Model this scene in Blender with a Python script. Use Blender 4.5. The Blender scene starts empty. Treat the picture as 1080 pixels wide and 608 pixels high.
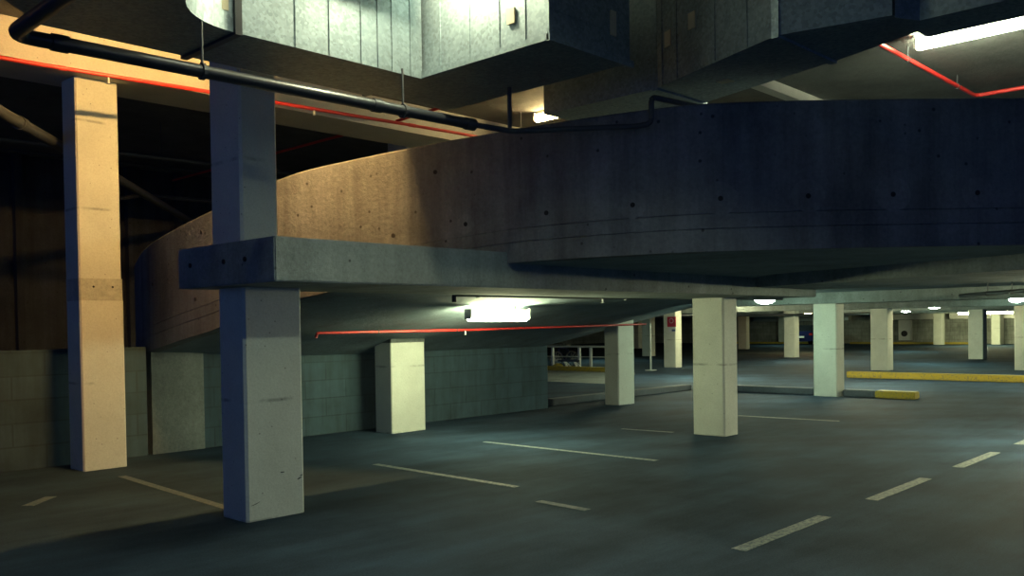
import bpy, bmesh, math, random
from mathutils import Vector, Matrix, noise
random.seed(7)
S = bpy.context.scene
COL = S.collection
Vv = Vector

# ------------------------------------------------------------------ materials
def new_mat(name):
    m = bpy.data.materials.new(name); m.use_nodes = True
    nt = m.node_tree; b = nt.nodes['Principled BSDF']
    return m, nt, b

def node(nt, typ, **kw):
    n = nt.nodes.new(typ)
    for k, v in kw.items():
        if k in n.inputs: n.inputs[k].default_value = v
        else: setattr(n, k, v)
    return n

def ramp(nt, fac, stops):
    r = nt.nodes.new('ShaderNodeValToRGB')
    e = r.color_ramp.elements
    while len(e) < len(stops): e.new(0.5)
    for i, (p, c) in enumerate(stops):
        e[i].position = p; e[i].color = (c, c, c, 1) if isinstance(c, (int, float)) else (*c, 1)
    nt.links.new(fac, r.inputs[0])
    return r.outputs[0]

def mul(nt, a, b, typ='MULTIPLY', fac=1.0):
    n = nt.nodes.new('ShaderNodeMix'); n.data_type = 'RGBA'; n.blend_type = typ
    n.inputs[0].default_value = fac
    for s, i in ((a, 6), (b, 7)):
        if hasattr(s, 'links'): nt.links.new(s, n.inputs[i])
        else: n.inputs[i].default_value = (*s, 1)
    return n.outputs[2]

def coords(nt, scale=(1, 1, 1), loc=(0, 0, 0)):
    # world position, so neighbouring meshes do not repeat one another
    g = nt.nodes.new('ShaderNodeNewGeometry')
    m = nt.nodes.new('ShaderNodeMapping')
    m.inputs['Scale'].default_value = scale; m.inputs['Location'].default_value = loc
    nt.links.new(g.outputs['Position'], m.inputs[0])
    return m.outputs[0]

def noise_fac(nt, vec, scale, detail=6, rough=0.6):
    n = node(nt, 'ShaderNodeTexNoise', Scale=scale, Detail=detail, Roughness=rough)
    nt.links.new(vec, n.inputs['Vector'])
    return n.outputs['Fac']

def bump(nt, b, fac, strength, dist=0.02):
    bp = node(nt, 'ShaderNodeBump', Strength=strength, Distance=dist)
    nt.links.new(fac, bp.inputs['Height']); nt.links.new(bp.outputs[0], b.inputs['Normal'])

def flat(name, col, rough=0.6, metal=0.0, var=0.12):
    m, nt, b = new_mat(name)
    f = noise_fac(nt, coords(nt), 9.0)
    c = mul(nt, col, ramp(nt, f, [(0.3, 1 - var), (0.7, 1.0)]))
    nt.links.new(c, b.inputs['Base Color'])
    b.inputs['Roughness'].default_value = rough; b.inputs['Metallic'].default_value = metal
    return m

def painted_concrete(name, col):
    m, nt, b = new_mat(name)
    v = coords(nt)
    c = mul(nt, col, ramp(nt, noise_fac(nt, v, 2.2, 8, 0.65), [(0.3, 0.84), (0.7, 1.0)]))
    c = mul(nt, c, ramp(nt, noise_fac(nt, v, 55, 3, 0.6), [(0.3, 0.86), (0.6, 1.0)]))
    # pin holes
    vo = node(nt, 'ShaderNodeTexVoronoi', Scale=9.0); nt.links.new(v, vo.inputs['Vector'])
    c = mul(nt, c, ramp(nt, vo.outputs['Distance'], [(0.05, 0.45), (0.085, 1.0)]))
    # formwork lines running round the shaft
    w = node(nt, 'ShaderNodeTexWave', Scale=0.285, Distortion=0.12)
    w.bands_direction = 'Z'; w.inputs['Detail Scale'].default_value = 4; nt.links.new(v, w.inputs['Vector'])
    ln = ramp(nt, w.outputs['Fac'], [(0.0, 0.55), (0.0006, 1.0)])
    gate = ramp(nt, noise_fac(nt, v, 3.1, 3), [(0.45, 0.0), (0.6, 1.0)])
    n = nt.nodes.new('ShaderNodeMix'); n.data_type = 'RGBA'; nt.links.new(gate, n.inputs[0])
    n.inputs[6].default_value = (1, 1, 1, 1); nt.links.new(ln, n.inputs[7])
    c = mul(nt, c, n.outputs[2])
    nt.links.new(c, b.inputs['Base Color']); b.inputs['Roughness'].default_value = 0.75
    bump(nt, b, noise_fac(nt, v, 30, 5), 0.18)
    return m

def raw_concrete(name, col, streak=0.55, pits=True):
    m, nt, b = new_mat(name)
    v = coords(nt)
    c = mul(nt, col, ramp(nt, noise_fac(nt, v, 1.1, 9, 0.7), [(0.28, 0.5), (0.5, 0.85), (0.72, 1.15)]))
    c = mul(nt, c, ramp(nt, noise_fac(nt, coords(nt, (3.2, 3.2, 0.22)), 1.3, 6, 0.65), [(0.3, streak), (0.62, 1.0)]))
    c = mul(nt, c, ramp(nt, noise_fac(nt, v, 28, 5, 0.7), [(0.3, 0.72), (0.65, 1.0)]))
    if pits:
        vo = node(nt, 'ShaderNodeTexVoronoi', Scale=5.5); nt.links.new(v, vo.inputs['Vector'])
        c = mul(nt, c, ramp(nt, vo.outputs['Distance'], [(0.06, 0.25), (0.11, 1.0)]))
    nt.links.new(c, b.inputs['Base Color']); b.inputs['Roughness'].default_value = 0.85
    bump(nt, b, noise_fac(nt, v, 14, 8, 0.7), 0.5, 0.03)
    return m

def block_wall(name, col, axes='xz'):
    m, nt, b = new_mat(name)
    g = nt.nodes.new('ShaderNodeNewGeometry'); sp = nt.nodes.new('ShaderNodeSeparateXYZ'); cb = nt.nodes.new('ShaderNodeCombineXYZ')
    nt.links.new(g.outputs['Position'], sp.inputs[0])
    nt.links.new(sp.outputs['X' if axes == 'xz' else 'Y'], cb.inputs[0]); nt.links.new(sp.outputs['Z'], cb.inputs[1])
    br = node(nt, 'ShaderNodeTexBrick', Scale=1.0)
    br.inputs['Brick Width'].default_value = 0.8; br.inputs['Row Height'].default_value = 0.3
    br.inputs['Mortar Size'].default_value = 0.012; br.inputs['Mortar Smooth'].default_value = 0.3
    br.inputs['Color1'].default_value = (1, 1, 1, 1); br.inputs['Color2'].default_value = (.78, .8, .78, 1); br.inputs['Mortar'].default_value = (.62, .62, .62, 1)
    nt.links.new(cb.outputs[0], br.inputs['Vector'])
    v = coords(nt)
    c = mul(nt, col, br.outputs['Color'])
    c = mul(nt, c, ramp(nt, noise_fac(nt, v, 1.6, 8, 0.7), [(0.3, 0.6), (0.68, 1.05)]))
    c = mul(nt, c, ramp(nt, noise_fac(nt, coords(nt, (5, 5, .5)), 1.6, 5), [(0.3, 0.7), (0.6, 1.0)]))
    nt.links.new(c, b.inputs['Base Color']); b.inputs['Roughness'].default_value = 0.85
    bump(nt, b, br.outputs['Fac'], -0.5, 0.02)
    return m

def asphalt():
    m, nt, b = new_mat('asphalt')
    v = coords(nt)
    c = mul(nt, (0.034, 0.058, 0.092), ramp(nt, noise_fac(nt, v, 0.55, 8, 0.65), [(0.3, 0.55), (0.7, 1.2)]))
    c = mul(nt, c, ramp(nt, noise_fac(nt, coords(nt, (0.35, 2.4, 1)), 1.4, 6, 0.7), [(0.3, 0.75), (0.65, 1.08)]))
    c = mul(nt, c, ramp(nt, noise_fac(nt, v, 60, 3, 0.7), [(0.3, 0.7), (0.7, 1.15)]))
    # tyre arcs
    w = node(nt, 'ShaderNodeTexWave', Scale=0.22, Distortion=3.0, Detail=4.0)
    w.wave_type = 'RINGS'; w.rings_direction = 'Z'
    nt.links.new(coords(nt, (1, 1, 1), (-1.5, 9.0, 0)), w.inputs['Vector'])
    c = mul(nt, c, ramp(nt, w.outputs['Fac'], [(0.1, 0.86), (0.6, 1.05)]))
    nt.links.new(c, b.inputs['Base Color'])
    b.inputs['Roughness'].default_value = 0.85; b.inputs['Specular IOR Level'].default_value = 0.06
    bump(nt, b, noise_fac(nt, v, 90, 4), 0.35, 0.01)
    return m

def galvanized():
    m, nt, b = new_mat('galvanized_steel')
    v = coords(nt)
    vo = node(nt, 'ShaderNodeTexVoronoi', Scale=42.0); vo.feature = 'F1'; nt.links.new(v, vo.inputs['Vector'])
    sp = nt.nodes.new('ShaderNodeSeparateColor'); nt.links.new(vo.outputs['Color'], sp.inputs[0])
    c = mul(nt, (0.27, 0.34, 0.37), ramp(nt, sp.outputs[0], [(0.0, 0.72), (1.0, 1.08)]))
    c = mul(nt, c, ramp(nt, noise_fac(nt, v, 2.0, 5), [(0.3, 0.75), (0.7, 1.0)]))
    nt.links.new(c, b.inputs['Base Color'])
    b.inputs['Metallic'].default_value = 0.55
    nt.links.new(ramp(nt, sp.outputs[1], [(0.0, 0.42), (1.0, 0.6)]), b.inputs['Roughness'])
    bump(nt, b, noise_fac(nt, v, 7, 3), 0.12, 0.02)
    return m

def worn_paint(name, col, lo=0.42, hi=0.55):
    m, nt, b = new_mat(name)
    v = coords(nt)
    f = ramp(nt, noise_fac(nt, v, 22, 8, 0.75), [(lo, 0.0), (hi, 1.0)])
    n = nt.nodes.new('ShaderNodeMix'); n.data_type = 'RGBA'; nt.links.new(f, n.inputs[0])
    n.inputs[6].default_value = (0.045, 0.07, 0.1, 1); n.inputs[7].default_value = (*col, 1)
    nt.links.new(n.outputs[2], b.inputs['Base Color']); b.inputs['Roughness'].default_value = 0.7
    return m

def emit(name, col, strength):
    m, nt, b = new_mat(name)
    b.inputs['Base Color'].default_value = (.8, .8, .75, 1)
    b.inputs['Emission Color'].default_value = (*col, 1)
    b.inputs['Emission Strength'].default_value = strength
    return m

COLUMN = painted_concrete('painted_column_concrete', (0.60, 0.63, 0.56))
PARAPET = raw_concrete('board_marked_concrete', (0.20, 0.215, 0.24))
PATCH = raw_concrete('patched_concrete', (0.235, 0.25, 0.275), pits=False)
BEAM = raw_concrete('smooth_beam_concrete', (0.27, 0.32, 0.32), streak=0.75)
SOFFIT = raw_concrete('ramp_soffit_concrete', (0.20, 0.265, 0.31), streak=0.9, pits=False)
CEIL = raw_concrete('ceiling_concrete', (0.17, 0.175, 0.17), streak=0.9, pits=False)
STRIP = painted_concrete('painted_beam_concrete', (0.60, 0.57, 0.50))
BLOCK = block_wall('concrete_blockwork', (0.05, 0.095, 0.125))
PANEL = raw_concrete('smooth_wall_panel', (0.22, 0.25, 0.24), streak=0.8, pits=False)
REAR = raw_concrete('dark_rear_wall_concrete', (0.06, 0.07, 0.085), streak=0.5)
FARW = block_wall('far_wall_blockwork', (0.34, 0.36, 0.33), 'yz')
ASPH = asphalt()
GALV = galvanized()
LINE = worn_paint('worn_line_paint', (0.20, 0.22, 0.20))
FAINT = worn_paint('faded_line_paint', (0.13, 0.145, 0.15), 0.46, 0.62)
YELLOW = worn_paint('yellow_kerb_paint', (0.36, 0.27, 0.02), 0.34, 0.5)
RED = flat('red_pipe_paint', (0.62, 0.035, 0.03), 0.35)
DARKP = flat('dark_pipe_paint', (0.03, 0.034, 0.04), 0.35)
GREYP = flat('grey_pipe_metal', (0.06, 0.066, 0.072), 0.45, 0.2)
WHITE = flat('white_enamel', (0.72, 0.72, 0.68), 0.4)
STEEL = flat('rail_steel', (0.42, 0.46, 0.44), 0.4, 0.3)
BLACK = flat('black_rubber', (0.02, 0.02, 0.022), 0.6)
HOLE = flat('tie_hole_shade_black', (0.012, 0.012, 0.014), 0.95)  # black plugs put the shade inside the tie holes into colour
TAG = flat('buff_paper_tag', (0.52, 0.47, 0.33), 0.8)
SIGNR = flat('red_sign_face', (0.42, 0.03, 0.06), 0.45)
SIGNW = flat('pale_sign_face', (0.55, 0.58, 0.60), 0.45)
SIGNB = flat('blue_sign_mark', (0.05, 0.09, 0.25), 0.45)
CARP = flat('dark_blue_car_paint', (0.012, 0.016, 0.06), 0.2)
GLASS = flat('dark_car_glass', (0.01, 0.012, 0.015), 0.08)
TAIL = flat('red_tail_light_lens', (0.5, 0.03, 0.02), 0.2)

WARM = (1.0, 0.58, 0.17); GREEN = (1.0, 1.0, 0.52); COOL = (0.92, 1.0, 0.70)

# ------------------------------------------------------------------ mesh helpers
class MB:
    def __init__(s): s.v = []; s.f = []
    def add(s, vs, fs):
        o = len(s.v); s.v += [Vv(p) for p in vs]; s.f += [[o + i for i in f] for f in fs]; return s
    def box(s, x0, x1, y0, y1, z0, z1):
        return s.prism([(x0, y0), (x1, y0), (x1, y1), (x0, y1)], z0, z1)
    def prism(s, poly, z0, z1):
        n = len(poly)
        lo = [(p[0], p[1], z0) for p in poly]; hi = [(p[0], p[1], z1) for p in poly]
        return s.add(lo + hi, [list(range(n))[::-1], [n + i for i in range(n)]] + [[i, (i + 1) % n, n + (i + 1) % n, n + i] for i in range(n)])
    def hull8(s, a, b):      # two quads a (4 pts) -> b (4 pts)
        return s.add(list(a) + list(b), [[3, 2, 1, 0], [4, 5, 6, 7]] + [[i, (i + 1) % 4, 4 + (i + 1) % 4, 4 + i] for i in range(4)])
    def tube(s, pts, r, n=12):
        pts = [Vv(p) for p in pts]; rings = []
        for i, p in enumerate(pts):
            d = (pts[min(i + 1, len(pts) - 1)] - pts[max(i - 1, 0)]).normalized()
            up = Vv((0, 0, 1)) if abs(d.z) < 0.9 else Vv((1, 0, 0))
            a = d.cross(up).normalized(); b = a.cross(d)
            rings.append([p + (a * math.cos(2 * math.pi * k / n) + b * math.sin(2 * math.pi * k / n)) * r for k in range(n)])
        vs = [q for ring in rings for q in ring]; fs = []
        for i in range(len(rings) - 1):
            for k in range(n):
                fs.append([i * n + k, i * n + (k + 1) % n, (i + 1) * n + (k + 1) % n, (i + 1) * n + k])
        m = (len(rings) - 1) * n
        fs += [list(range(n))[::-1], [m + k for k in range(n)]]
        return s.add(vs, fs)
    def grid(s, rows, close=False):
        n = len(rows[0]); vs = [p for r in rows for p in r]; fs = []
        for i in range(len(rows) - 1):
            for k in range(n - (0 if close else 1)):
                fs.append([i * n + k, i * n + (k + 1) % n, (i + 1) * n + (k + 1) % n, (i + 1) * n + k])
        return s.add(vs, fs)
    def torus(s, c, R, r, ax, n=28, m=8):
        c = Vv(c); ax = Vv(ax).normalized(); a = ax.orthogonal().normalized(); b = ax.cross(a)
        rows = []
        for i in range(n + 1):
            t = 2 * math.pi * i / n; d = a * math.cos(t) + b * math.sin(t)
            rows.append([c + d * (R + r * math.cos(u)) + ax * (r * math.sin(u)) for u in [2 * math.pi * k / m for k in range(m)]])
        return s.grid(rows, close=True)
    def dome(s, c, rx, ry, rz, n=20, m=8):     # lower half ellipsoid hanging down, capped
        rows = []
        for j in range(m + 1):
            t = (j / m) * math.pi / 2
            rows.append([(c[0] + rx * math.cos(t) * math.cos(u), c[1] + ry * math.cos(t) * math.sin(u), c[2] - rz * math.sin(t)) for u in [2 * math.pi * k / n for k in range(n)]])
        s.grid(rows, close=True)
        return s
    def build(s, name, mat, parent=None, bevel=0.0, vert_bevel=0.0, smooth=False, seg=2):
        me = bpy.data.meshes.new(name)
        off = parent_loc(parent)
        bm = bmesh.new()
        vs = [bm.verts.new(p - off) for p in s.v]
        for f in s.f:
            try: bm.faces.new([vs[i] for i in f])
            except ValueError: pass
        bmesh.ops.remove_doubles(bm, verts=bm.verts, dist=1e-5)
        bmesh.ops.recalc_face_normals(bm, faces=bm.faces)
        if bevel: bmesh.ops.bevel(bm, geom=list(bm.edges), offset=bevel, segments=seg, affect='EDGES', clamp_overlap=True)
        if vert_bevel:
            es = [e for e in bm.edges if abs((e.verts[0].co - e.verts[1].co).normalized().z) > 0.99]
            bmesh.ops.bevel(bm, geom=es, offset=vert_bevel, segments=1, affect='EDGES', clamp_overlap=True)
        if smooth:
            for f in bm.faces: f.smooth = True
        bm.to_mesh(me); bm.free()
        if smooth and hasattr(me, 'set_sharp_from_angle'): me.set_sharp_from_angle(angle=math.radians(40))
        me.materials.append(mat)
        o = bpy.data.objects.new(name, me); COL.objects.link(o)
        if parent: o.parent = parent
        return o

def parent_loc(p):
    v = Vv((0, 0, 0))
    while p: v += p.location; p = p.parent
    return v

def tag(o, label, cat, group=None):
    o['label'] = label; o['category'] = cat
    if group: o['group'] = group
    return o

def thing(name, loc, label, cat, group=None):
    o = bpy.data.objects.new(name, None); o.empty_display_size = 0.2; COL.objects.link(o)
    o.location = loc
    return tag(o, label, cat, group)

def struct(o): o['kind'] = 'structure'; return o

def arc(c, r, a0, a1, z, n=8):
    return [(c[0] + r * math.cos(math.radians(a0 + (a1 - a0) * i / n)), c[1] + r * math.sin(math.radians(a0 + (a1 - a0) * i / n)), z) for i in range(n + 1)]

def bend(pts, r=0.1, n=5):
    """round the corners of a pipe path"""
    pts = [Vv(p) for p in pts]; out = [pts[0]]
    for a, b, c in zip(pts, pts[1:], pts[2:]):
        d1 = (a - b).normalized(); d2 = (c - b).normalized()
        k = min(r, (a - b).length * .45, (c - b).length * .45)
        p, q = b + d1 * k, b + d2 * k
        for i in range(n + 1):
            t = i / n
            out.append(p * (1 - t) ** 2 + b * 2 * t * (1 - t) + q * t * t)
    out.append(pts[-1]); return out

# ------------------------------------------------------------------ setting
XMIN, XMAX, YMIN, YMAX = -13.0, 65.0, -24.0, 46.0
LOW = 2.41      # soffit of the lower storey
TOP = 5.42      # ceiling of the upper storey
floor = struct(MB().box(XMIN, XMAX, YMIN, YMAX, -0.3, 0).build('floor', ASPH))

def mark(x0, y0, x1, y1, w, mat=LINE):
    d = Vv((x1 - x0, y1 - y0, 0)); n = Vv((-d.y, d.x, 0)).normalized() * w / 2
    poly = [(x0 - n.x, y0 - n.y), (x1 - n.x, y1 - n.y), (x1 + n.x, y1 + n.y), (x0 + n.x, y0 + n.y)]
    return MB().prism(poly, 0.0, 0.003).build('parking_line', mat, floor)
mark(5.67, 3.35, 5.68, 0.25, 0.09); mark(3.24, 2.9, 3.19, 0.36, 0.09)
mark(0.72, 4.6, 0.55, 1.7, 0.10, FAINT)
mark(8.24, 2.7, 8.34, 1.75, 0.09, FAINT); mark(11.25, 2.3, 11.4, 0.35, 0.10); mark(2.75, -0.35, 2.72, -1.0, 0.1, FAINT)
mark(-0.7, 3.5, -0.35, 3.85, 0.12, FAINT)
for k in range(5): mark(2.28 + 2.56 * k, -2.83, 3.84 + 2.56 * k, -2.81, 0.125)

struct(MB().box(XMIN, 34, YMIN, 24, TOP, TOP + 0.3).build('ceiling_upper', CEIL))

# lower-storey slab beyond the ramp
struct(MB().prism([(16.0, -24), (65, -24), (65, 46), (11.2, 46), (11.2, 6.7), (16.0, 6.7)], LOW, LOW + 0.28).build('ceiling_lower', SOFFIT))
# block wall under the ramp, its smooth panel and the freestanding stretch to the left
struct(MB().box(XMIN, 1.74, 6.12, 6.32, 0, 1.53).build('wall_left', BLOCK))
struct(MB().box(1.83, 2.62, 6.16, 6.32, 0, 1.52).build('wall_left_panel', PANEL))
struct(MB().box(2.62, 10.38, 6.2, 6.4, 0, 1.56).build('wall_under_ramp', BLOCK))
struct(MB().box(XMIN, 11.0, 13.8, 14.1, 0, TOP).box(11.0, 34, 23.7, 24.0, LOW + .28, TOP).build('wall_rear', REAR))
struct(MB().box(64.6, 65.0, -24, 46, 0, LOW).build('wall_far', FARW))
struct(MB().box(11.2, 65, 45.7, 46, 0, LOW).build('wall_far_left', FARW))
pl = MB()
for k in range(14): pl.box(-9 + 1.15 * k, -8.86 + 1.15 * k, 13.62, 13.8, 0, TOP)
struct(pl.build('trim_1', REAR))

# ------------------------------------------------------------------ curved ramp
def catmull(P, n=8):
    out = []
    P = [Vv(p) for p in P]
    for i in range(len(P) - 1):
        p0 = P[max(i - 1, 0)]; p1 = P[i]; p2 = P[i + 1]; p3 = P[min(i + 2, len(P) - 1)]
        for k in range(n):
            t = k / n
            out.append(0.5 * ((2 * p1) + (p2 - p0) * t + (2 * p0 - 5 * p1 + 4 * p2 - p3) * t * t + (3 * p1 - p0 - 3 * p2 + p3) * t ** 3))
    out.append(P[-1]); return out
# x, y, underside, height of the whole edge
EDGE = [(15.8, -14.2, 2.42, 1.345), (11.5, -10.2, 2.42, 1.345), (8.2, -6.9, 2.42, 1.345), (6.5, -5.2, 2.42, 1.345), (5.34, -4.08, 2.42, 1.345), (4.15, -2.97, 2.41, 1.34),
        (3.6, -2.45, 2.40, 1.335), (3.18, -1.92, 2.395, 1.335), (2.95, -1.25, 2.395, 1.335), (2.81, -0.5, 2.395, 1.34), (2.70, 0.1, 2.38, 1.35), (2.47, 1.1, 2.30, 1.40),
        (2.08, 2.38, 2.15, 1.45), (1.90, 2.85, 2.055, 1.455), (1.75, 3.5, 1.91, 1.47), (1.67, 4.07, 1.76, 1.48), (1.67, 4.9, 1.635, 1.485), (1.74, 5.87, 1.495, 1.485),
        (1.90, 6.6, 1.40, 1.48), (2.25, 7.6, 1.25, 1.47), (2.9, 8.8, 1.05, 1.47)]
xy = catmull([(a, b, c) for a, b, c, d in EDGE]); hh = catmull([(d, 0, 0) for a, b, c, d in EDGE])
def nrm(i):
    t = xy[min(i + 1, len(xy) - 1)] - xy[max(i - 1, 0)]; t.z = 0; t.normalize()
    return Vv((t.y, -t.x, 0)) if (Vv((t.y, -t.x, 0)).x > 0 or Vv((t.y, -t.x, 0)).y > 0.2) else Vv((-t.y, t.x, 0))   # towards the ramp
ramp_root = thing('vehicle_ramp', (5.0, 1.0, 0), 'broad concrete ramp curving down to the left behind a tall bare parapet', 'ramp')
rows = []
for i, p in enumerate(xy):
    n = nrm(i); h = hh[i].x
    def q(off, z): return (p.x + n.x * off, p.y + n.y * off, p.z + z)
    rows.append([q(0.0, 0.0), q(0.0, 0.20), q(0.012, 0.205), q(0.0, 0.21), q(0.0, 0.335), q(0.014, 0.34), q(0.004, 0.345), q(0.004, h - 0.02), q(0.02, h), q(0.18, h), q(0.2, h - 0.02), q(0.2, 0.0)])
mb = MB().grid(rows, close=True)
mb.add(rows[0], [list(range(12))]); mb.add(rows[-1], [list(range(12))])
mb.build('parapet_wall', PARAPET, ramp_root)
def interp(t, y):
    for (a, u), (b, v) in zip(t, t[1:]):
        if y <= b: return u + (v - u) * max(0, (y - a)) / (b - a)
    return t[-1][1]
BASE = [(-20, LOW), (-0.4, LOW), (0.5, 2.35), (1.8, 2.2), (3.0, 2.06), (4.0, 1.87), (5.3, 1.57), (6.2, 1.31), (6.7, 1.25)]
def soffit(x, y):
    r = max(0.0, x - 10.3) * 0.147
    return min(LOW, interp(BASE, y) + r)
inner = [i for i, p in enumerate(xy) if p.y <= 6.45]
lo, hi = [], []
for i in inner:
    p = xy[i]; n = nrm(i); a = Vv((p.x + n.x * 0.1, p.y, p.z))
    L, H = [], []
    for k in range(31):
        t = (k / 30) ** 1.3; x = a.x + (16.0 - a.x) * t
        w = max(0, 1 - (x - a.x) / 2.6)
        z = soffit(x, p.y) * (1 - w) + p.z * w
        L.append((x, p.y, z)); H.append((x, p.y, z + 0.27))
    lo.append(L); hi.append(H)
def slab_grid(lo, hi):
    m = MB(); m.grid(lo); m.grid(hi)
    for a, b in ((lo[0], hi[0]), (lo[-1], hi[-1])): m.grid([a, b])
    m.grid([[r[0] for r in lo], [r[0] for r in hi]]); m.grid([[r[-1] for r in lo], [r[-1] for r in hi]])
    return m
slab_grid(lo, hi).build('deck_slab', SOFFIT, ramp_root, smooth=True)
# formwork tie holes in the parapet face, each with its patched rim
for x, y, z, halo in [(2.39, 1.40, 2.76, 0), (2.62, 0.49, 2.82, .12), (2.53, 0.86, 3.40, 0), (2.80, -0.46, 2.86, 0), (2.98, -1.37, 2.86, .15), (3.30, -2.11, 2.87, .17), (3.84, -2.69, 2.88, .17),
                   (4.42, -3.22, 2.89, .18), (4.99, -3.75, 2.90, .16), (1.74, 5.86, 2.40, 0), (1.66, 4.50, 2.15, 0), (1.66, 4.32, 2.99, 0), (1.96, 2.69, 2.73, 0)]:
    i = min(range(len(xy) - 1), key=lambda j: (xy[j].x - x) ** 2 + (xy[j].y - y) ** 2)
    best = min(((xy[k].lerp(xy[k + 1], u / 10)) for k in (i - 1, i) for u in range(11)), key=lambda q: (q.x - x) ** 2 + (q.y - y) ** 2)
    n = nrm(i); c = Vv((best.x, best.y, z)) + n * .004
    MB().tube([c - n * 0.008, c + n * 0.03], 0.024, 10).build('tie_hole', HOLE, ramp_root)
    if halo:
        t = Vv((-n.y, n.x, 0)); m = MB()
        ring = [(halo * (.92 + .1 * noise.noise((k * .7, z * 9, x * 5))), 2 * math.pi * k / 22) for k in range(22)]
        f = [c + t * (q * math.cos(w)) + Vv((0, 0, q * math.sin(w) * .95)) - n * .0045 for q, w in ring]
        g = [p + n * .02 for p in f]
        m.add(f + g, [list(range(22))] + [[k, (k + 1) % 22, 22 + (k + 1) % 22, 22 + k] for k in range(22)]); m.build('mortar_patch', PATCH, ramp_root)

# ------------------------------------------------------------------ beams
b1 = thing('concrete_beam', (4.0, 0.95, 2.136), 'wide flat concrete beam with a free end jutting past the nearest column', 'beam')
MB().prism([(0.03, 0.0), (9.8, 0.0), (9.8, 1.64), (0.03, 1.64)], 2.136, 2.50).build('beam_body', BEAM, b1, bevel=0.012)
for y in (0.45, 0.8, 1.4): MB().tube([(0.02, y, 2.34), (0.06, y, 2.34)], 0.022, 10).build('tie_hole', HOLE, b1)
tag(MB().prism([(7.8, -0.02), (6.43, -3.78), (5.95, -5.1), (9.75, -5.1), (9.85, -0.02)], 2.25, LOW + 0.02).build('drop_panel', BEAM, bevel=0.01),
    'dark skewed concrete drop panel under the slab right of the middle column', 'beam')
for x, lab in ((16.15, 'lit concrete cross beam over the pale column with the kerb at its foot'), (27.6, 'distant cross beam over the two slim columns behind the yellow kerb'),
               (38.2, 'far cross beam under the lower ceiling in front of the round lamp'), (49.4, 'small far cross beam in the depth of the lower storey'), (60.8, 'farthest cross beam just before the end wall')):
    tag(MB().box(x, x + 0.75, -18, 36, 2.16, LOW + 0.02).build('concrete_beam', BEAM), lab, 'beam', 'cross beams of the lower storey')
tag(MB().box(XMIN, 20, 5.05, 6.0, 4.95, TOP + 0.01).build('ceiling_beam', STRIP), 'pale upper beam above the tall yellow-lit column with a red pipe along its foot', 'beam')
tag(MB().box(8.35, 13.0, .2, .38, 5.27, TOP + 0.01).build('ceiling_rib_or_baffle', STRIP), 'short pale rib on the upper ceiling seen above the parapet', 'beam')

tag(MB().box(1.86, 1.98, .9, 3.0, 5.08, TOP + 0.01).build('ceiling_rib_or_baffle', CEIL), 'added dark baffle on the upper ceiling, hidden behind the lit duct', 'beam')  # unseen baffle, added to block the warm lamp from part of the beam
# ------------------------------------------------------------------ columns
def column(x, y, dx, dy, top, label, group='square columns of the car park', base=0.0, ch=0.025):
    return tag(MB().box(x, x + dx, y, y + dy, base, top).build('concrete_column', COLUMN, vert_bevel=ch), label, 'column', group)
ca = column(.33, 1.02, .615, .45, 2.14, 'nearest square column, grey-green, carrying the free end of the wide beam')
for x, z, w, h in ((.70, .415, .03, .008), (.885, .335, .03, .012), (.905, .36, .018, .008), (.42, .16, .06, .004)):
    m = MB(); n = 9
    f = [(x + w * math.cos(2 * math.pi * k / n) * (.7 + .3 * random.random()), 1.0185, z + h * math.sin(2 * math.pi * k / n) * (.5 + .5 * random.random()) + .25 * w * math.cos(2 * math.pi * k / n) * (z < .4)) for k in range(n)]
    m.add(f + [(a, 1.022, c) for a, b, c in f], [list(range(n)), [n + k for k in range(n)]] + [[k, (k + 1) % n, n + (k + 1) % n, n + k] for k in range(n)])
    m.build('scuff_mark', DARKP, ca)
column(.33, 1.02, .385, .55, TOP, 'dark upper column standing on the wide beam in front of the ramp parapet', base=2.5)
cb = thing('concrete_column', (.56, 5.34, 0), 'tall yellow-lit column at far left in front of the block wall', 'column', 'square columns of the car park')
MB().box(.56, 1.11, 5.34, 5.78, 0, 2.15).build('lower_shaft', COLUMN, cb, vert_bevel=.02)
MB().box(.557, 1.105, 5.337, 5.78, 2.15, 2.43).build('shaft_band', raw_concrete('column_band_concrete', (0.52, 0.53, 0.46), streak=.85, pits=False), cb, vert_bevel=.02)  # middle band, slightly darker than the shafts
MB().box(.56, 1.09, 5.34, 5.78, 2.43, 4.955).build('upper_shaft', COLUMN, cb, vert_bevel=.02)
for x in (.73, .97): MB().tube([(x, 5.333, 2.325), (x, 5.35, 2.325)], .014, 8).build('tie_hole', HOLE, cb)
cc = thing('concrete_column', (5.47, 5.31, 0), 'short bright yellow-green column under the ramp lamp before the block wall', 'column', 'square columns of the car park')
MB().box(5.47, 6.20, 5.31, 5.75, 0, 1.50).build('shaft', COLUMN, cc, vert_bevel=.015)
MB().box(5.465, 6.205, 5.305, 5.75, 1.50, 1.6).build('cap_band', PANEL, cc, vert_bevel=.01)
column(8.33, .81, .42, .56, 2.14, 'pale square column in the middle under the end of the wide beam')
column(11.73, 5.36, .60, .38, 1.9, 'column with one dark side and one pale side at the low edge of the ramp')
column(16.28, 2.52, .42, .57, 2.165, 'pale square column between the two dark kerbs')
column(27.7, 5.72, .53, .59, LOW, 'slim column with a bright edge behind the long yellow kerb')
column(29.9, 1.74, .55, .58, LOW, 'column cut by the right edge of the picture behind the yellow kerb')
column(37.5, 13.94, .52, .56, LOW, 'distant column with a warm bright edge left of the dark car')
column(26.4, 13.5, .45, .57, LOW, 'column carrying the red square sign')
column(36.5, 21.7, .45, .57, LOW, 'brownish distant column behind the column at the ramp edge')
column(38.3, 5.68, .56, .60, LOW, 'distant column left of the bright lamp cluster at right')
column(61.5, 14.87, .52, .6, LOW, 'far column standing by the yellow line of the end wall')
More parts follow.
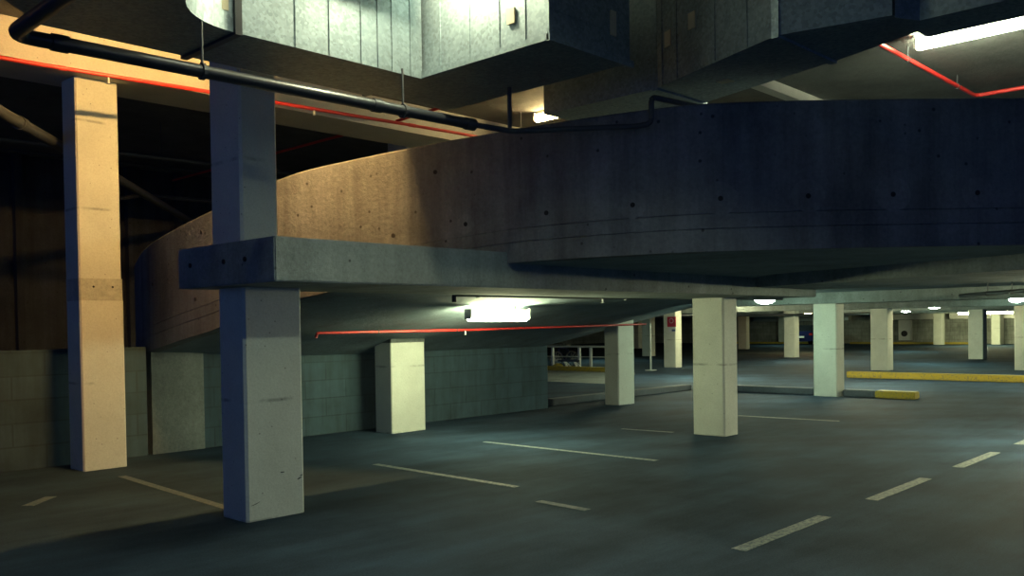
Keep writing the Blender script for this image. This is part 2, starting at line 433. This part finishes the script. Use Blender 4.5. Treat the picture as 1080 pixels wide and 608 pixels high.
column(49.4, 23.1, .42, .62, LOW, 'small far column just right of the middle column')
column(63.1, 27.3, .5, .55, LOW, 'tiny far column by the dark end wall left of the car')
column(49.0, 31.4, .45, .55, LOW, 'thin far column close beside the pale side of the ramp-edge column')
column(62.8, 11.6, .9, .55, LOW, 'far pale column right behind the one left of the lamp cluster')
column(6.9, 6.5, .6, .6, TOP, 'upper-storey column whose lit top peeks above the parapet', base=2.0)
for y, lab in ((10.1, 'pale wall pier with a dark round fitting low down, far right'), (18.4, 'pale wall pier at the end wall beside the bright-edged slim column')):
    r = thing('wall_pier', (64.4, y, 0), lab, 'pier', 'piers on the end wall')
    MB().box(64.25, 64.6, y - .45, y + .45, .25, 1.74).build('pier_body', WHITE, r, bevel=.02)
    MB().tube([(64.15, y, .75), (64.3, y, .75)], .22, 16).build('round_fitting', BLACK, r)
for i, (y0, y1, m, lab) in enumerate(((8.2, 15.2, WHITE, 'white boxed duct along the end wall above the far right pier'), (16.2, 20.8, WHITE, 'white boxed duct along the end wall right of the bright-edged column'),
                               (22.5, 30.5, STEEL, 'grey boxed duct along the end wall above the dark car'))):
    r = thing('boxed_duct', (64.2, (y0 + y1) / 2, 1.95), lab, 'duct', 'boxed ducts on the end wall')
    MB().box(63.95, 64.6, y0, y1, 1.78, 2.32).build('duct_casing', m, r, bevel=.02)
    for k in range(1, int(y1 - y0)): MB().box(63.93, 64.58, y0 + k - .03, y0 + k + .03, 1.76, 2.34).build('seam_band', m, r)

# ------------------------------------------------------------------ kerbs, rail, things in the distance
def kerb(name, x0, x1, y0, y1, h, mat, label, end=None):
    r = thing(name, ((x0 + x1) / 2, (y0 + y1) / 2, 0), label, 'kerb', 'kerbs of the car park')
    MB().box(x0, x1, y0, y1, 0, h).build('kerb_body', mat, r, bevel=.02)
    if end: MB().box(*end).build('painted_end', YELLOW, r, bevel=.02)
    return r
KERB = raw_concrete('kerb_concrete', (0.10, 0.12, 0.145), streak=.9, pits=False)
kerb('kerb', 16.45, 16.75, 1.72, 2.46, .16, KERB, 'dark low kerb with a yellow painted end right of the pale column', (16.445, 16.755, .85, 1.72, 0, .165))
kerb('kerb', 16.45, 16.75, 3.15, 6.45, .16, KERB, 'dark low kerb between the middle column and the next pale column')
kerb('kerb', 10.9, 16.45, 6.5, 6.8, .14, KERB, 'dark low kerb running back from the end of the block wall')
kerb('yellow_kerb', 23.3, 23.6, -2.0, 5.3, .19, YELLOW, 'long yellow kerb across the right side behind the dark kerb')
kerb('yellow_kerb', 22.4, 22.7, 13.6, 18.5, .17, YELLOW, 'yellow kerb in front of the steel guard rail')
kerb('yellow_kerb', 63.0, 63.2, 13.6, 22.0, .15, YELLOW, 'far yellow kerb at the foot of the end wall on the right')
kerb('yellow_kerb', 63.0, 63.2, 23.0, 33.0, .15, YELLOW, 'far yellow kerb at the foot of the end wall below the dark car')
# pale floor sheet before that kerb, its tone stands in for lamplight
MB().prism([(17.2, 9.0), (22.4, 12.6), (22.4, 19.5), (17.2, 14.0)], 0, .006).build('lit_floor_sheet', PANEL, floor)

gr = thing('guard_rail', (23.5, 16, 0), 'grey steel guard rail with posts behind the yellow kerb under the ramp edge', 'railing')
MB().tube([(23.5, 18.6, .9), (23.5, 14.0, .9)], .045, 10).build('top_rail', STEEL, gr, smooth=True)
MB().tube([(23.5, 18.6, .5), (23.5, 14.0, .5)], .02, 8).build('middle_rail', STEEL, gr, smooth=True)
for y in (17.42, 16.04, 15.47, 14.25): MB().box(23.46, 23.54, y - .045, y + .045, 0, .9).build('post', STEEL, gr)
pp = thing('steel_post', (24.1, 13.1, 0), 'thin grey steel post right of the column at the ramp edge', 'post')
MB().tube([(24.1, 13.1, 0), (24.1, 13.1, 1.75)], .035, 10).build('pole', STEEL, pp, smooth=True)
MB().box(23.95, 24.25, 12.95, 13.25, 0, .03).build('base_plate', STEEL, pp)

bk = thing('bicycle', (24.85, 17.85, 0), 'dark bicycle parked at the left end of the guard rail, front wheel towards us', 'bicycle')
for x, nm in ((24.20, 'front_wheel'), (25.20, 'rear_wheel')):
    w = MB().torus((x, 17.85, .34), .31, .025, (.25, 1, 0)).build(nm, BLACK, bk, smooth=True)
    sp = MB()
    for k in range(6):
        t = math.pi * k / 6; sp.tube([(x + .3 * math.cos(t), 17.85 - .075 * math.cos(t), .34 + .3 * math.sin(t)), (x - .3 * math.cos(t), 17.85 + .075 * math.cos(t), .34 - .3 * math.sin(t))], .005, 5)
    sp.build('spokes', STEEL, w)
MB().tube([(24.20, 17.85, .34), (24.35, 17.85, .8), (24.90, 17.85, .78), (24.75, 17.85, .34), (24.37, 17.85, .72)], .022, 8).tube([(24.90, 17.85, .78), (25.20, 17.85, .34), (24.75, 17.85, .34)], .016, 8).build('frame', CARP, bk)
MB().tube([(24.35, 17.6, .98), (24.37, 17.85, 1.0), (24.35, 18.1, .98)], .016, 8).tube([(24.35, 17.85, .78), (24.37, 17.85, 1.0)], .016, 8).build('handlebar', BLACK, bk)
MB().box(24.83, 25.07, 17.79, 17.91, .88, .94).tube([(24.92, 17.85, .76), (24.95, 17.85, .9)], .014, 8).build('saddle', BLACK, bk)

ba = thing('low_barrier', (23.1, 16.3, 0), 'low dark barrier bar on white slanted legs behind the yellow kerb', 'barrier')
MB().box(23.02, 23.1, 15.7, 16.75, .32, .40).build('bar', DARKP, ba, bevel=.01)
for y in (16.3, 15.8):
    for s in (-1, 1):
        MB().hull8([(23.06 + s * .17, y - .24, 0), (23.1 + s * .17, y - .24, 0), (23.1 + s * .17, y - .16, 0), (23.06 + s * .17, y - .16, 0)],
                   [(23.04, y + .1, .34), (23.08, y + .1, .34), (23.08, y + .18, .34), (23.04, y + .18, .34)]).build('leg', WHITE, ba)
sk = MB(); 
for j in range(9):
    t = -math.pi / 2 + math.pi * j / 8
    sk.v  # rows added below
rows2 = [[(22.98 + .11 * math.cos(t) * math.cos(u) * 1.0, 16.72 + .26 * math.cos(t) * math.sin(u), .13 + .12 * math.sin(t) + (.02 * math.sin(3 * u) if abs(t) < 1.2 else 0)) for u in [2 * math.pi * k / 16 for k in range(16)]] for t in [-math.pi / 2 + math.pi * j / 8 for j in range(9)]]
tag(MB().grid(rows2, close=True).build('yellow_bag', YELLOW, smooth=True), 'small yellow bag lying beside the low barrier', 'bag')

sg = thing('parking_sign', (26.38, 13.66, 1.7), 'red square sign with a small pale sign below it on a far column', 'sign')
MB().box(26.36, 26.395, 13.46, 13.86, 1.62, 2.02).build('red_panel', SIGNR, sg, bevel=.006)
MB().box(26.36, 26.395, 13.46, 13.80, 1.42, 1.60).build('lower_panel', SIGNW, sg, bevel=.006)
MB().box(26.352, 26.362, 13.48, 13.64, 1.44, 1.52).build('blue_mark', SIGNB, sg)
MB().torus((26.357, 13.66, 1.86), .09, .009, (1, 0, 0), 20, 6).build('ring_mark', SIGNW, sg)

car = thing('car', (61.0, 23.9, 0), 'dark blue car parked by the end wall, seen between two far columns', 'car')
body_profile = [(-.95, .3), (-.98, .75), (-.9, .95), (-.72, 1.02), (.72, 1.02), (.9, .95), (.98, .75), (.95, .3)]
secs = [(-2.1, .9, .0), (-2.0, 1.0, .02), (-1.2, 1.0, .03), (1.2, 1.0, .0), (1.9, .97, -.08), (2.15, .85, -.15)]
MB().grid([[(61.0 + sx, 23.9 + py * k, max(.28, pz + dz)) for py, pz in body_profile] for sx, k, dz in secs], close=True).add(
    [(61.0 + secs[0][0], 23.9 + py * .9, pz) for py, pz in body_profile], [list(range(8))]).build('body', CARP, car, smooth=True)
MB().hull8([(59.3, 23.1, 1.0), (62.0, 23.1, 1.0), (62.0, 24.7, 1.0), (59.3, 24.7, 1.0)], [(59.7, 23.3, 1.48), (61.3, 23.3, 1.48), (61.3, 24.5, 1.48), (59.7, 24.5, 1.48)]).build('cabin', GLASS, car, bevel=.05)
for y in (23.15, 24.65): MB().box(58.88, 58.98, y - .14, y + .14, .72, .9).build('tail_light', TAIL, car, bevel=.02)
MB().box(58.84, 58.95, 23.65, 24.15, .55, .68).build('number_plate', WHITE, car)
for x in (59.6, 62.3):
    for y in (23.05, 24.75): MB().tube([(x, y - .1, .32), (x, y + .1, .32)], .32, 18).build('wheel', BLACK, car, smooth=True)

# ------------------------------------------------------------------ ducts
def ribs(parent, pts):
    for a, b in pts: pass
Z0, Z1 = 3.90, 4.75
d1 = thing('ventilation_duct', (0.3, -.1, Z0), 'galvanized rectangular duct coming from the left and ending in a broad box, brightly lit', 'duct')
inner_arc = arc((-1.05 + .0, -.4 - .45), .45, 0, 0, 0, 1)
el = [(-1.12, -5.4)] + [(-1.12 + .62 - .62 * math.cos(a), -1.02 + .62 * math.sin(a)) for a in [math.radians(9 * k) for k in range(11)]]
el_out = [(-.5, .38), (-1.55, .38), (-1.98, -.05), (-1.98, -5.4)]
MB().prism(el + el_out, Z0, Z1).build('elbow', GALV, d1)
MB().box(-.47, 1.27, -.4, .38, Z0, Z1).build('straight_section', GALV, d1)
MB().box(-.52, -.465, -.43, .41, Z0 - .02, Z1 + .02).build('joint_flange', DARKP, d1)
for x in (.0, .31, .62, .79, .94, 1.14):
    MB().box(x - .004, x + .004, -.408, -.4, Z0 + .005, Z1).build('standing_seam', GALV, d1)
MB().prism([(1.29, -1.84), (2.32, -1.84), (2.32, .42), (1.29, .42)], Z0 + .04, Z1 + .25).build('box_section', GALV, d1)
MB().box(1.262, 1.295, -1.86, .44, Z0 + .005, Z0 + .06).build('bottom_lip', GALV, d1)
MB().box(1.262, 2.34, -1.87, -1.835, Z0 + .0, Z0 + .055).build('bottom_lip', GALV, d1)
for y in (-.62, -.98, -1.32, -1.60):
    MB().box(1.283, 1.292, y - .004, y + .004, Z0 + .06, Z1 + .2).build('standing_seam', GALV, d1)
MB().box(1.36, 2.3, -1.845, -1.838, Z0 + .25, Z0 + .256).build('standing_seam', GALV, d1)
MB().box(1.27, 1.285, -1.5, -1.42, Z0 + .22, Z0 + .34).build('paper_tag', TAG, d1)
MB().box(-.64, -.56, -.412, -.4, Z0 + .14, Z0 + .3).build('paper_tag', TAG, d1)
MB().box(2.05, 2.12, -1.855, -1.84, Z0 + .22, Z0 + .42).build('paper_tag', TAG, d1)

d2 = thing('ventilation_duct', (3.1, -2.2, Z0), 'dark galvanized duct hanging over the parapet, narrowing towards the right', 'duct')
zt = 4.8
MB().box(3.03, 3.82, -1.62, -.25, Z0, zt).build('rear_section', GALV, d2)
MB().prism([(2.42, -3.11), (3.39, -3.12), (3.82, -1.64), (3.03, -1.6)], Z0, zt).build('skewed_section', GALV, d2)
MB().hull8([(2.42, -3.13, Z0), (3.39, -3.14, Z0), (3.39, -3.14, zt), (2.42, -3.13, zt)], [(2.66, -3.88, Z0 + .02), (3.25, -3.9, Z0 + .05), (3.25, -3.9, zt - .1), (2.66, -3.88, zt - .1)]).build('taper', GALV, d2)
MB().prism([(2.66, -3.9), (3.3, -3.9), (3.3, -4.2), (3.42, -7.5), (2.86, -7.5), (2.86, -4.0)], Z0 + .0, zt - .1).build('end_section', GALV, d2)
MB().prism([(2.405, -3.14), (3.405, -3.15), (3.405, -3.09), (2.405, -3.08)], Z0 - .02, zt + .02).build('joint_flange', GALV, d2)
MB().prism([(3.01, -1.645), (3.84, -1.665), (3.84, -1.61), (3.01, -1.59)], Z0 - .02, zt + .02).build('joint_flange', GALV, d2)
for t in (.08, .22, .55, .8):
    a = Vv((3.03, -1.6, 0)).lerp(Vv((2.42, -3.11, 0)), t); n = Vv((-.927, .375, 0)); u = Vv((.375, .927, 0)) * .005
    MB().prism([(a.x - u.x, a.y - u.y), (a.x + u.x, a.y + u.y), (a.x + u.x + n.x * .009, a.y + u.y + n.y * .009), (a.x - u.x + n.x * .009, a.y - u.y + n.y * .009)], Z0 + .01, zt).build('standing_seam', GALV, d2)
for t, z in ((.14, 4.22), (.36, 4.27)):
    a = Vv((3.03, -1.6, 0)).lerp(Vv((2.42, -3.11, 0)), t); n = Vv((-.927, .375, 0)) * .012; u = Vv((.375, .927, 0)) * .045
    MB().prism([(a.x - u.x, a.y - u.y), (a.x + u.x, a.y + u.y), (a.x + u.x + n.x, a.y + u.y + n.y), (a.x - u.x + n.x, a.y - u.y + n.y)], z, z + .14).build('paper_tag', TAG, d2)
MB().box(3.2, 3.32, -2.25, -2.13, Z0 - .006, Z0 + .002).build('paper_tag', TAG, d2)
for t, pts in ((d1, [(-1.6, .1), (.9, .1), (1.6, -1.2), (1.9, .2)]), (d2, [(3.3, -.8), (3.2, -2.6), (3.1, -5.0)])):
    for x, y in pts: MB().tube([(x, y, 4.65), (x, y, TOP)], .012, 6).build('hanger_rod', GREYP, t)

# ------------------------------------------------------------------ pipes
def pipe(name, pts, r, mat, label, cat='pipe', couplings=(), heads=(), hangers=(), group=None, rb=.12):
    p0 = Vv(pts[0]); root = thing(name, p0, label, cat, group)
    MB().tube(bend(pts, rb), r, 14).build('pipe_run', mat, root, smooth=True)
    for a, b in couplings: MB().tube([a, b], r * 1.18, 14).build('coupling', mat, root, smooth=True)
    for h in heads:
        h = Vv(h); MB().tube([h, h - Vv((0, 0, .07))], .012, 8).tube([h - Vv((0, 0, .07)), h - Vv((0, 0, .075))], .03, 10).build('sprinkler_head', WHITE, root)
    for h, z in hangers:
        h = Vv(h); MB().tube([h, (h.x, h.y, z)], .009, 6).tube([h - Vv((.012, 0, 0)), h + Vv((.012, 0, 0))], r * 1.3, 12).build('hanger', GREYP, root)
    return root
zp = 3.55
dp = pipe('drain_pipe', [(-2.05, -6.5, zp), (-2.0, -.42, zp), (1.72, -.55, zp)], .046, DARKP,
     'long dark drain pipe running below the lit duct to the parapet top', couplings=[((-1.78, -.43, zp), (-1.68, -.432, zp)), ((.64, -.51, zp), (.72, -.515, zp)), ((1.64, -.545, zp), (1.74, -.55, zp))],
     hangers=[((-.8, -.462, zp), Z0), ((.95, -.52, zp), Z0)])
MB().tube(bend([(1.70, -.55, zp), (2.15, -.63, zp - .01), (2.80, -1.58, zp - .02), (2.83, -1.70, zp - .01), (2.83, -1.70, 3.775), (4.6, -1.9, 3.79)], .06), .026, 12).build('branch_pipe', GREYP, dp, smooth=True)
MB().tube([(2.13, -.62, zp), (2.13, -.62, Z0 + .04)], .02, 8).build('hanger', GREYP, dp)
pipe('sprinkler_pipe', [(XMIN + .1, 4.2, 4.40), (.244, 4.2, 4.70), (2.69, 4.2, 4.77), (5.95, 4.2, 4.842), (9.0, 4.2, 4.86)], .024, RED, 'red sprinkler pipe hanging along the foot of the pale upper beam', 'pipe',
     couplings=[((-.05, 4.2, 4.692), (.03, 4.2, 4.694)), ((5.0, 4.2, 4.822), (5.12, 4.2, 4.824))], heads=[(.5, 4.2, 4.69), (3.3, 4.2, 4.77)], hangers=[((-3.0, 4.2, 4.62), TOP), ((7.5, 4.2, 4.85), TOP)])
pipe('sprinkler_pipe', [(5.42, 5.0, 5.08), (5.24, 2.2, 5.08), (5.24, -1.0, 5.08)], .024, RED, 'red sprinkler branch crossing the upper ceiling above the parapet, left of the upper lamp', 'pipe', hangers=[((5.24, 1.0, 5.08), TOP), ((5.24, 3.6, 5.08), TOP)])
pipe('sprinkler_pipe', [(5.42, 6.1, 5.08), (5.46, 12.8, 5.08)], .024, RED, 'red sprinkler branch running back over the ramp behind the pale upper beam', 'pipe', hangers=[((5.44, 9.0, 5.08), TOP)])
pipe('sprinkler_pipe', [(4.4, -1.84, 5.25), (11.43, -1.88, 5.25), (11.45, -9.0, 5.25)], .03, RED, 'bright red sprinkler pipe on the upper ceiling beside the glaring lamp', 'pipe', hangers=[((8.6, -1.865, 5.25), TOP), ((10.6, -1.87, 5.25), TOP)])
pipe('sprinkler_pipe', [(3.4, 4.4, 1.62), (3.42, 4.4, 1.69), (6.28, 4.4, 1.695), (9.0, 4.4, 1.72), (11.4, 4.4, 1.745)], .02, RED, 'thin red sprinkler pipe under the ramp just below the ramp lamp', 'pipe', heads=[(6.3, 4.4, 1.69)], hangers=[((6.1, 4.4, 1.695), 1.72), ((4.5, 4.4, 1.69), 1.73)], rb=.03)
pipe('drain_pipe', [(3.6, 1.75, 2.05), (3.6, 1.75, 2.145), (6.6, 1.75, 2.15), (12.1, 1.75, 2.19)], .03, DARKP, 'thin dark pipe running along the back of the wide beam above the ramp lamp', 'pipe', hangers=[((4.0, 1.75, 2.145), 2.2), ((7.1, 1.75, 2.152), 2.22), ((9.2, 1.75, 2.168), 2.3)], heads=[(6.55, 1.75, 2.14)], rb=.03)
pipe('drain_pipe', [(14.5, -.7, 2.2), (12.6, -2.25, 2.2), (11.2, -4.2, 2.2)], .035, DARKP, 'dark pipe under the slab at the right edge above the far lamp cluster', 'pipe', hangers=[((13.6, -1.43, 2.2), LOW), ((12.9, -2.0, 2.2), LOW)])
pipe('steel_pipe', [(-2.6, 1.6, 4.2), (-.52, 4.62, 4.2), (2.29, 8.19, 4.2), (6.0, 13.0, 4.2)], .07, GREYP, 'grey pipe slanting back through the dark behind the tall yellow-lit column', 'pipe', couplings=[((-.2, 5.03, 4.2), (-.1, 5.16, 4.2))])
pipe('steel_pipe', [(-4, 9.0, 4.70), (4.5, 9.0, 4.8), (12, 9.0, 4.85)], .045, GREYP, 'pale level pipe in the dark between the tall and the nearest column', 'pipe', couplings=[((3.0, 9, 4.782), (3.1, 9, 4.783))], hangers=[((3.4, 9, 4.785), TOP)])
pipe('steel_pipe', [(-4, 12.0, 5.1), (12, 12.0, 5.25)], .04, GREYP, 'upper thin pipe in the dark near the rear wall', 'pipe')
pipe('steel_pipe', [(3.2, 11.6, 4.25), (4.2, 11.6, 4.5), (10, 11.6, 4.55)], .04, GREYP, 'bent thin pipe in the dark above the low end of the parapet', 'pipe')
for (x, y), lab in (((19.0, 2.56), 'dark rod hanging from the lower ceiling above the slim bright-edged column'), ((18.8, 1.34), 'dark rod hanging from the lower ceiling left of the round far lamp')):
    tag(MB().tube([(x, y, 2.2), (x, y, LOW)], .02, 8).tube([(x, y, 2.2), (x, y, 2.23)], .035, 8).build('hanger_rod', DARKP), lab, 'rod', 'rods under the lower ceiling')
for y, r, z, lab in ((15.5, .05, 2.09, 'dark service pipe under the far ceiling behind the middle column'), (19.5, .04, 2.1, 'thin service pipe under the far ceiling by the sign column')):
    pipe('service_pipe', [(17.5, y, z), (44, y - 2.6, z)], r, DARKP, lab, 'pipe')

# ------------------------------------------------------------------ lamps
def tube_light(loc, length, axis, mat, label, ceil=None, R=.06, added_baffle=False):
    x, y, z = loc; r = thing('ceiling_light', loc, label, 'light', 'strip lights of the car park')
    L = length / 2; W = R
    def bx(l, w, z0, z1, name, m, bv=0.01):
        return (MB().box(x - l, x + l, y - w, y + w, z0, z1) if axis == 'x' else MB().box(x - w, x + w, y - l, y + l, z0, z1)).build(name, m, r, bevel=bv)
    bx(L, W * .42, z + R, z + R + .035, 'housing', WHITE)
    rows = []
    for i, (u, k) in enumerate(((-L, .0), (-L, .8), (-L + .03, 1), (L - .03, 1), (L, .8), (L, .0))):
        rows.append([(x + u, y + R * k * math.cos(t), z + R * k * math.sin(t)) if axis == 'x' else (x + R * k * math.cos(t), y + u, z + R * k * math.sin(t)) for t in [2 * math.pi * j / 16 for j in range(16)]])
    MB().grid(rows, close=True).build('diffuser', mat, r, smooth=True)
    for s in (-1, 1):
        (MB().box(x + s * (L + .012) - .012, x + s * (L + .012) + .012, y - R * .9, y + R * .9, z - R * .6, z + R + .035) if axis == 'x' else MB().box(x - R * .9, x + R * .9, y + s * (L + .012) - .012, y + s * (L + .012) + .012, z - R * .6, z + R + .035)).build('end_cap', WHITE, r)
    if added_baffle:  # added plates that cut off lamp light on one side
        if axis == 'x': MB().box(x - L - .04, x + L + .04, y - R - .03, y - R - .02, z - .34, z + R + .03).box(x - L - .04, x + L + .04, y - R - .03, y + R * .6, z + R + .035, z + R + .045).build('added_baffle', WHITE, r)
        else: MB().box(x + R + .10, x + R + .11, y - L - .3, y + L + .3, z - .10, z + R + .04).box(x - R * .6, x + R + .11, y - L - .3, y + L + .3, z + R + .035, z + R + .045).build('added_baffle', WHITE, r)
    if ceil:
        for s in (-.6, .6):
            px, py = (x + s * L, y) if axis == 'x' else (x, y + s * L)
            MB().tube([(px, py, z + R + .03), (px, py, ceil)], .01, 6).build('stem', GREYP, r)
    return r
def globe(loc, rad, mat, label):
    x, y, z = loc; r = thing('ceiling_light', loc, label, 'light', 'round lamps of the lower storey')
    MB().tube([(x, y, z), (x, y, LOW)], rad * .5, 16).build('base', WHITE, r)
    MB().dome((x, y, z), rad, rad, rad * .55).tube([(x, y, z - .001), (x, y, z + .02)], rad, 20).build('globe', mat, r, smooth=True)
    return r
E_WARM = emit('warm_tube', (1, .57, .175), 1150)
E_RAMP = emit('green_white_tube', (.95, 1, .55), 142)
E_FRONT = emit('front_tube', (.84, 1, .72), 760)
E_DUCT = emit('duct_tube', (.95, 1, .70), 40)
E_BOX = emit('box_tube', (1, .96, .60), 430)
E_TOP = emit('upper_tube', (.95, 1, .66), 280)
E_FAR = emit('far_globe', (.7, 1, .7), 112)
E_LANE = emit('lane_tube', (1, .98, .58), 760)
E_EDGE = emit('edge_tube', (1, .92, .5), 230)
E_FARW = emit('far_warm_globe', WARM, 130)
tube_light((5.65, 3.0, 1.895), 1.22, 'x', E_RAMP, 'bright strip light under the ramp soffit above the short yellow-green column', ceil=2.05, R=.075)
tube_light((1.25, 1.55, 5.22), .9, 'x', E_WARM, 'warm strip light on the upper ceiling hidden behind the lit duct', ceil=TOP, added_baffle=True, R=.036)
tube_light((-.3, -1.35, 4.95), .8, 'x', E_DUCT, 'strip light in front of the straight duct above the picture', ceil=TOP)
bl = tube_light((.98, -1.0, 4.86), .5, 'y', E_BOX, 'short strip light at the corner of the box duct above the picture', ceil=TOP, R=.045)
MB().box(.45, 1.13, -.66, -.65, 4.52, 4.98).build('added_baffle', WHITE, bl)  # unseen plate, added to keep this lamp off the straight duct
fl = tube_light((.25, -6.2, 5.0), .3, 'x', E_FRONT, 'short shaded strip light over the driveway above the picture', ceil=TOP)
MB().box(-.2, .6, -5.88, -5.87, 4.88, 5.1).box(.60, .61, -6.5, -4.7, 4.67, 5.1).box(-.2, .61, -6.5, -5.87, 5.1, 5.11).build('added_baffle', WHITE, fl)  # unseen plates, added to keep this lamp off ducts, parapet and upper column
tube_light((8.2, -2.75, 5.28), 1.25, 'y', E_TOP, 'glaring strip light on the upper ceiling at top right beside the red pipe', ceil=TOP)
tube_light((7.7, 3.4, 5.3), 1.25, 'y', emit('upper_warm_tube', (1, .72, .3), 85), 'strip light on the upper ceiling seen between the box duct and the parapet', ceil=TOP)
globe((14.3, 3.26, 2.27), .23, E_FAR, 'white round lamp between the middle column and the next pale column')
globe((32.7, 5.83, 2.33), .3, E_FAR, 'round lamp above the distant column left of the lamp cluster')
globe((46.5, 11.9, 2.33), .3, E_FAR, 'small far round lamp beside the slim bright-edged column')
globe((26.2, 1.31, 2.33), .2, E_FAR, 'little round lamp at the column cut by the right edge')
globe((44.0, 16.3, 2.33), .3, E_FARW, 'small warm round lamp left of the pale column by the dark car')
tube_light((58.5, 11.3, 2.12), 3.2, 'y', emit('cluster_tube', GREEN, 220), 'long glaring strip light before the end wall at far right', ceil=LOW)
for loc, lab in (((21.5, 9.2, 2.3), 'round lamp behind the middle column'), ((30.0, 20.0, 2.33), 'round lamp hidden by the ramp edge'), ((13.0, -6.0, 2.33), 'round lamp beyond the right edge near the dashed line'), ((24.5, -6, 2.33), 'round lamp beyond the right edge behind the yellow kerb'), ((58, 24.5, 2.33), 'far round lamp above the dark car')):
    globe(loc, .22, E_FAR, lab)
for loc, ax, lab in (((20.4, 3.4, 2.365), 'y', 'strip light behind the cross beam over the yellow kerb'), ((20.4, 8.6, 2.365), 'y', 'strip light behind the cross beam left of the slim columns'), ((22.0, -1.8, 2.365), 'y', 'strip light behind the cross beam towards the right edge'), ((33.5, 10.5, 2.365), 'y', 'distant strip light between the far cross beams')):
    tube_light(loc, 1.25, ax, E_LANE, lab, ceil=LOW, added_baffle=loc[1] < 8, R=.03)
for loc, lab in (((28.9, 3.9, 2.365), 'strip light beside the slim bright-edged column behind the yellow kerb'), ((39.6, 11.6, 2.365), 'distant strip light right of the warm-edged column'), ((26.7, 11.6, 2.365), 'strip light right of the sign column behind the middle column')):
    tube_light(loc, 1.25, 'x', E_EDGE, lab, ceil=LOW, R=.03)
tube_light((10.3, -4.0, 2.25), 1.2, 'y', emit('side_tube', (1, .97, .56), 490), 'strip light under the slab beyond the right edge', ceil=LOW)

# ------------------------------------------------------------------ world and camera
w = bpy.data.worlds.new('dusk'); S.world = w; w.use_nodes = True
bg = w.node_tree.nodes['Background']; bg.inputs[0].default_value = (0.15, 0.32, 1.0, 1); bg.inputs[1].default_value = 0.34

cam = bpy.data.cameras.new('camera'); co = bpy.data.objects.new('camera', cam); COL.objects.link(co); S.camera = co
yaw, pitch, roll = math.radians(43.5), math.radians(-1.0), 0.015
f = Vv((math.cos(yaw) * math.cos(pitch), math.sin(yaw) * math.cos(pitch), math.sin(pitch)))
r0 = Vv((math.sin(yaw), -math.cos(yaw), 0)); u0 = r0.cross(f)
R = r0 * math.cos(roll) - u0 * math.sin(roll); U = u0 * math.cos(roll) + r0 * math.sin(roll)
M = Matrix((R, U, -f)).transposed().to_4x4(); M.translation = Vv((-3.90, -6.33, 1.75)); co.matrix_world = M
cam.sensor_width = 36; cam.lens = 950 / 1080 * 36; cam.shift_y = (360.6 - 304) / 1080
cam.clip_end = 300

vs = S.view_settings; vs.view_transform = 'Standard'; vs.look = 'None'; vs.gamma = 1; vs.exposure = 0.0; vs.use_curve_mapping = False
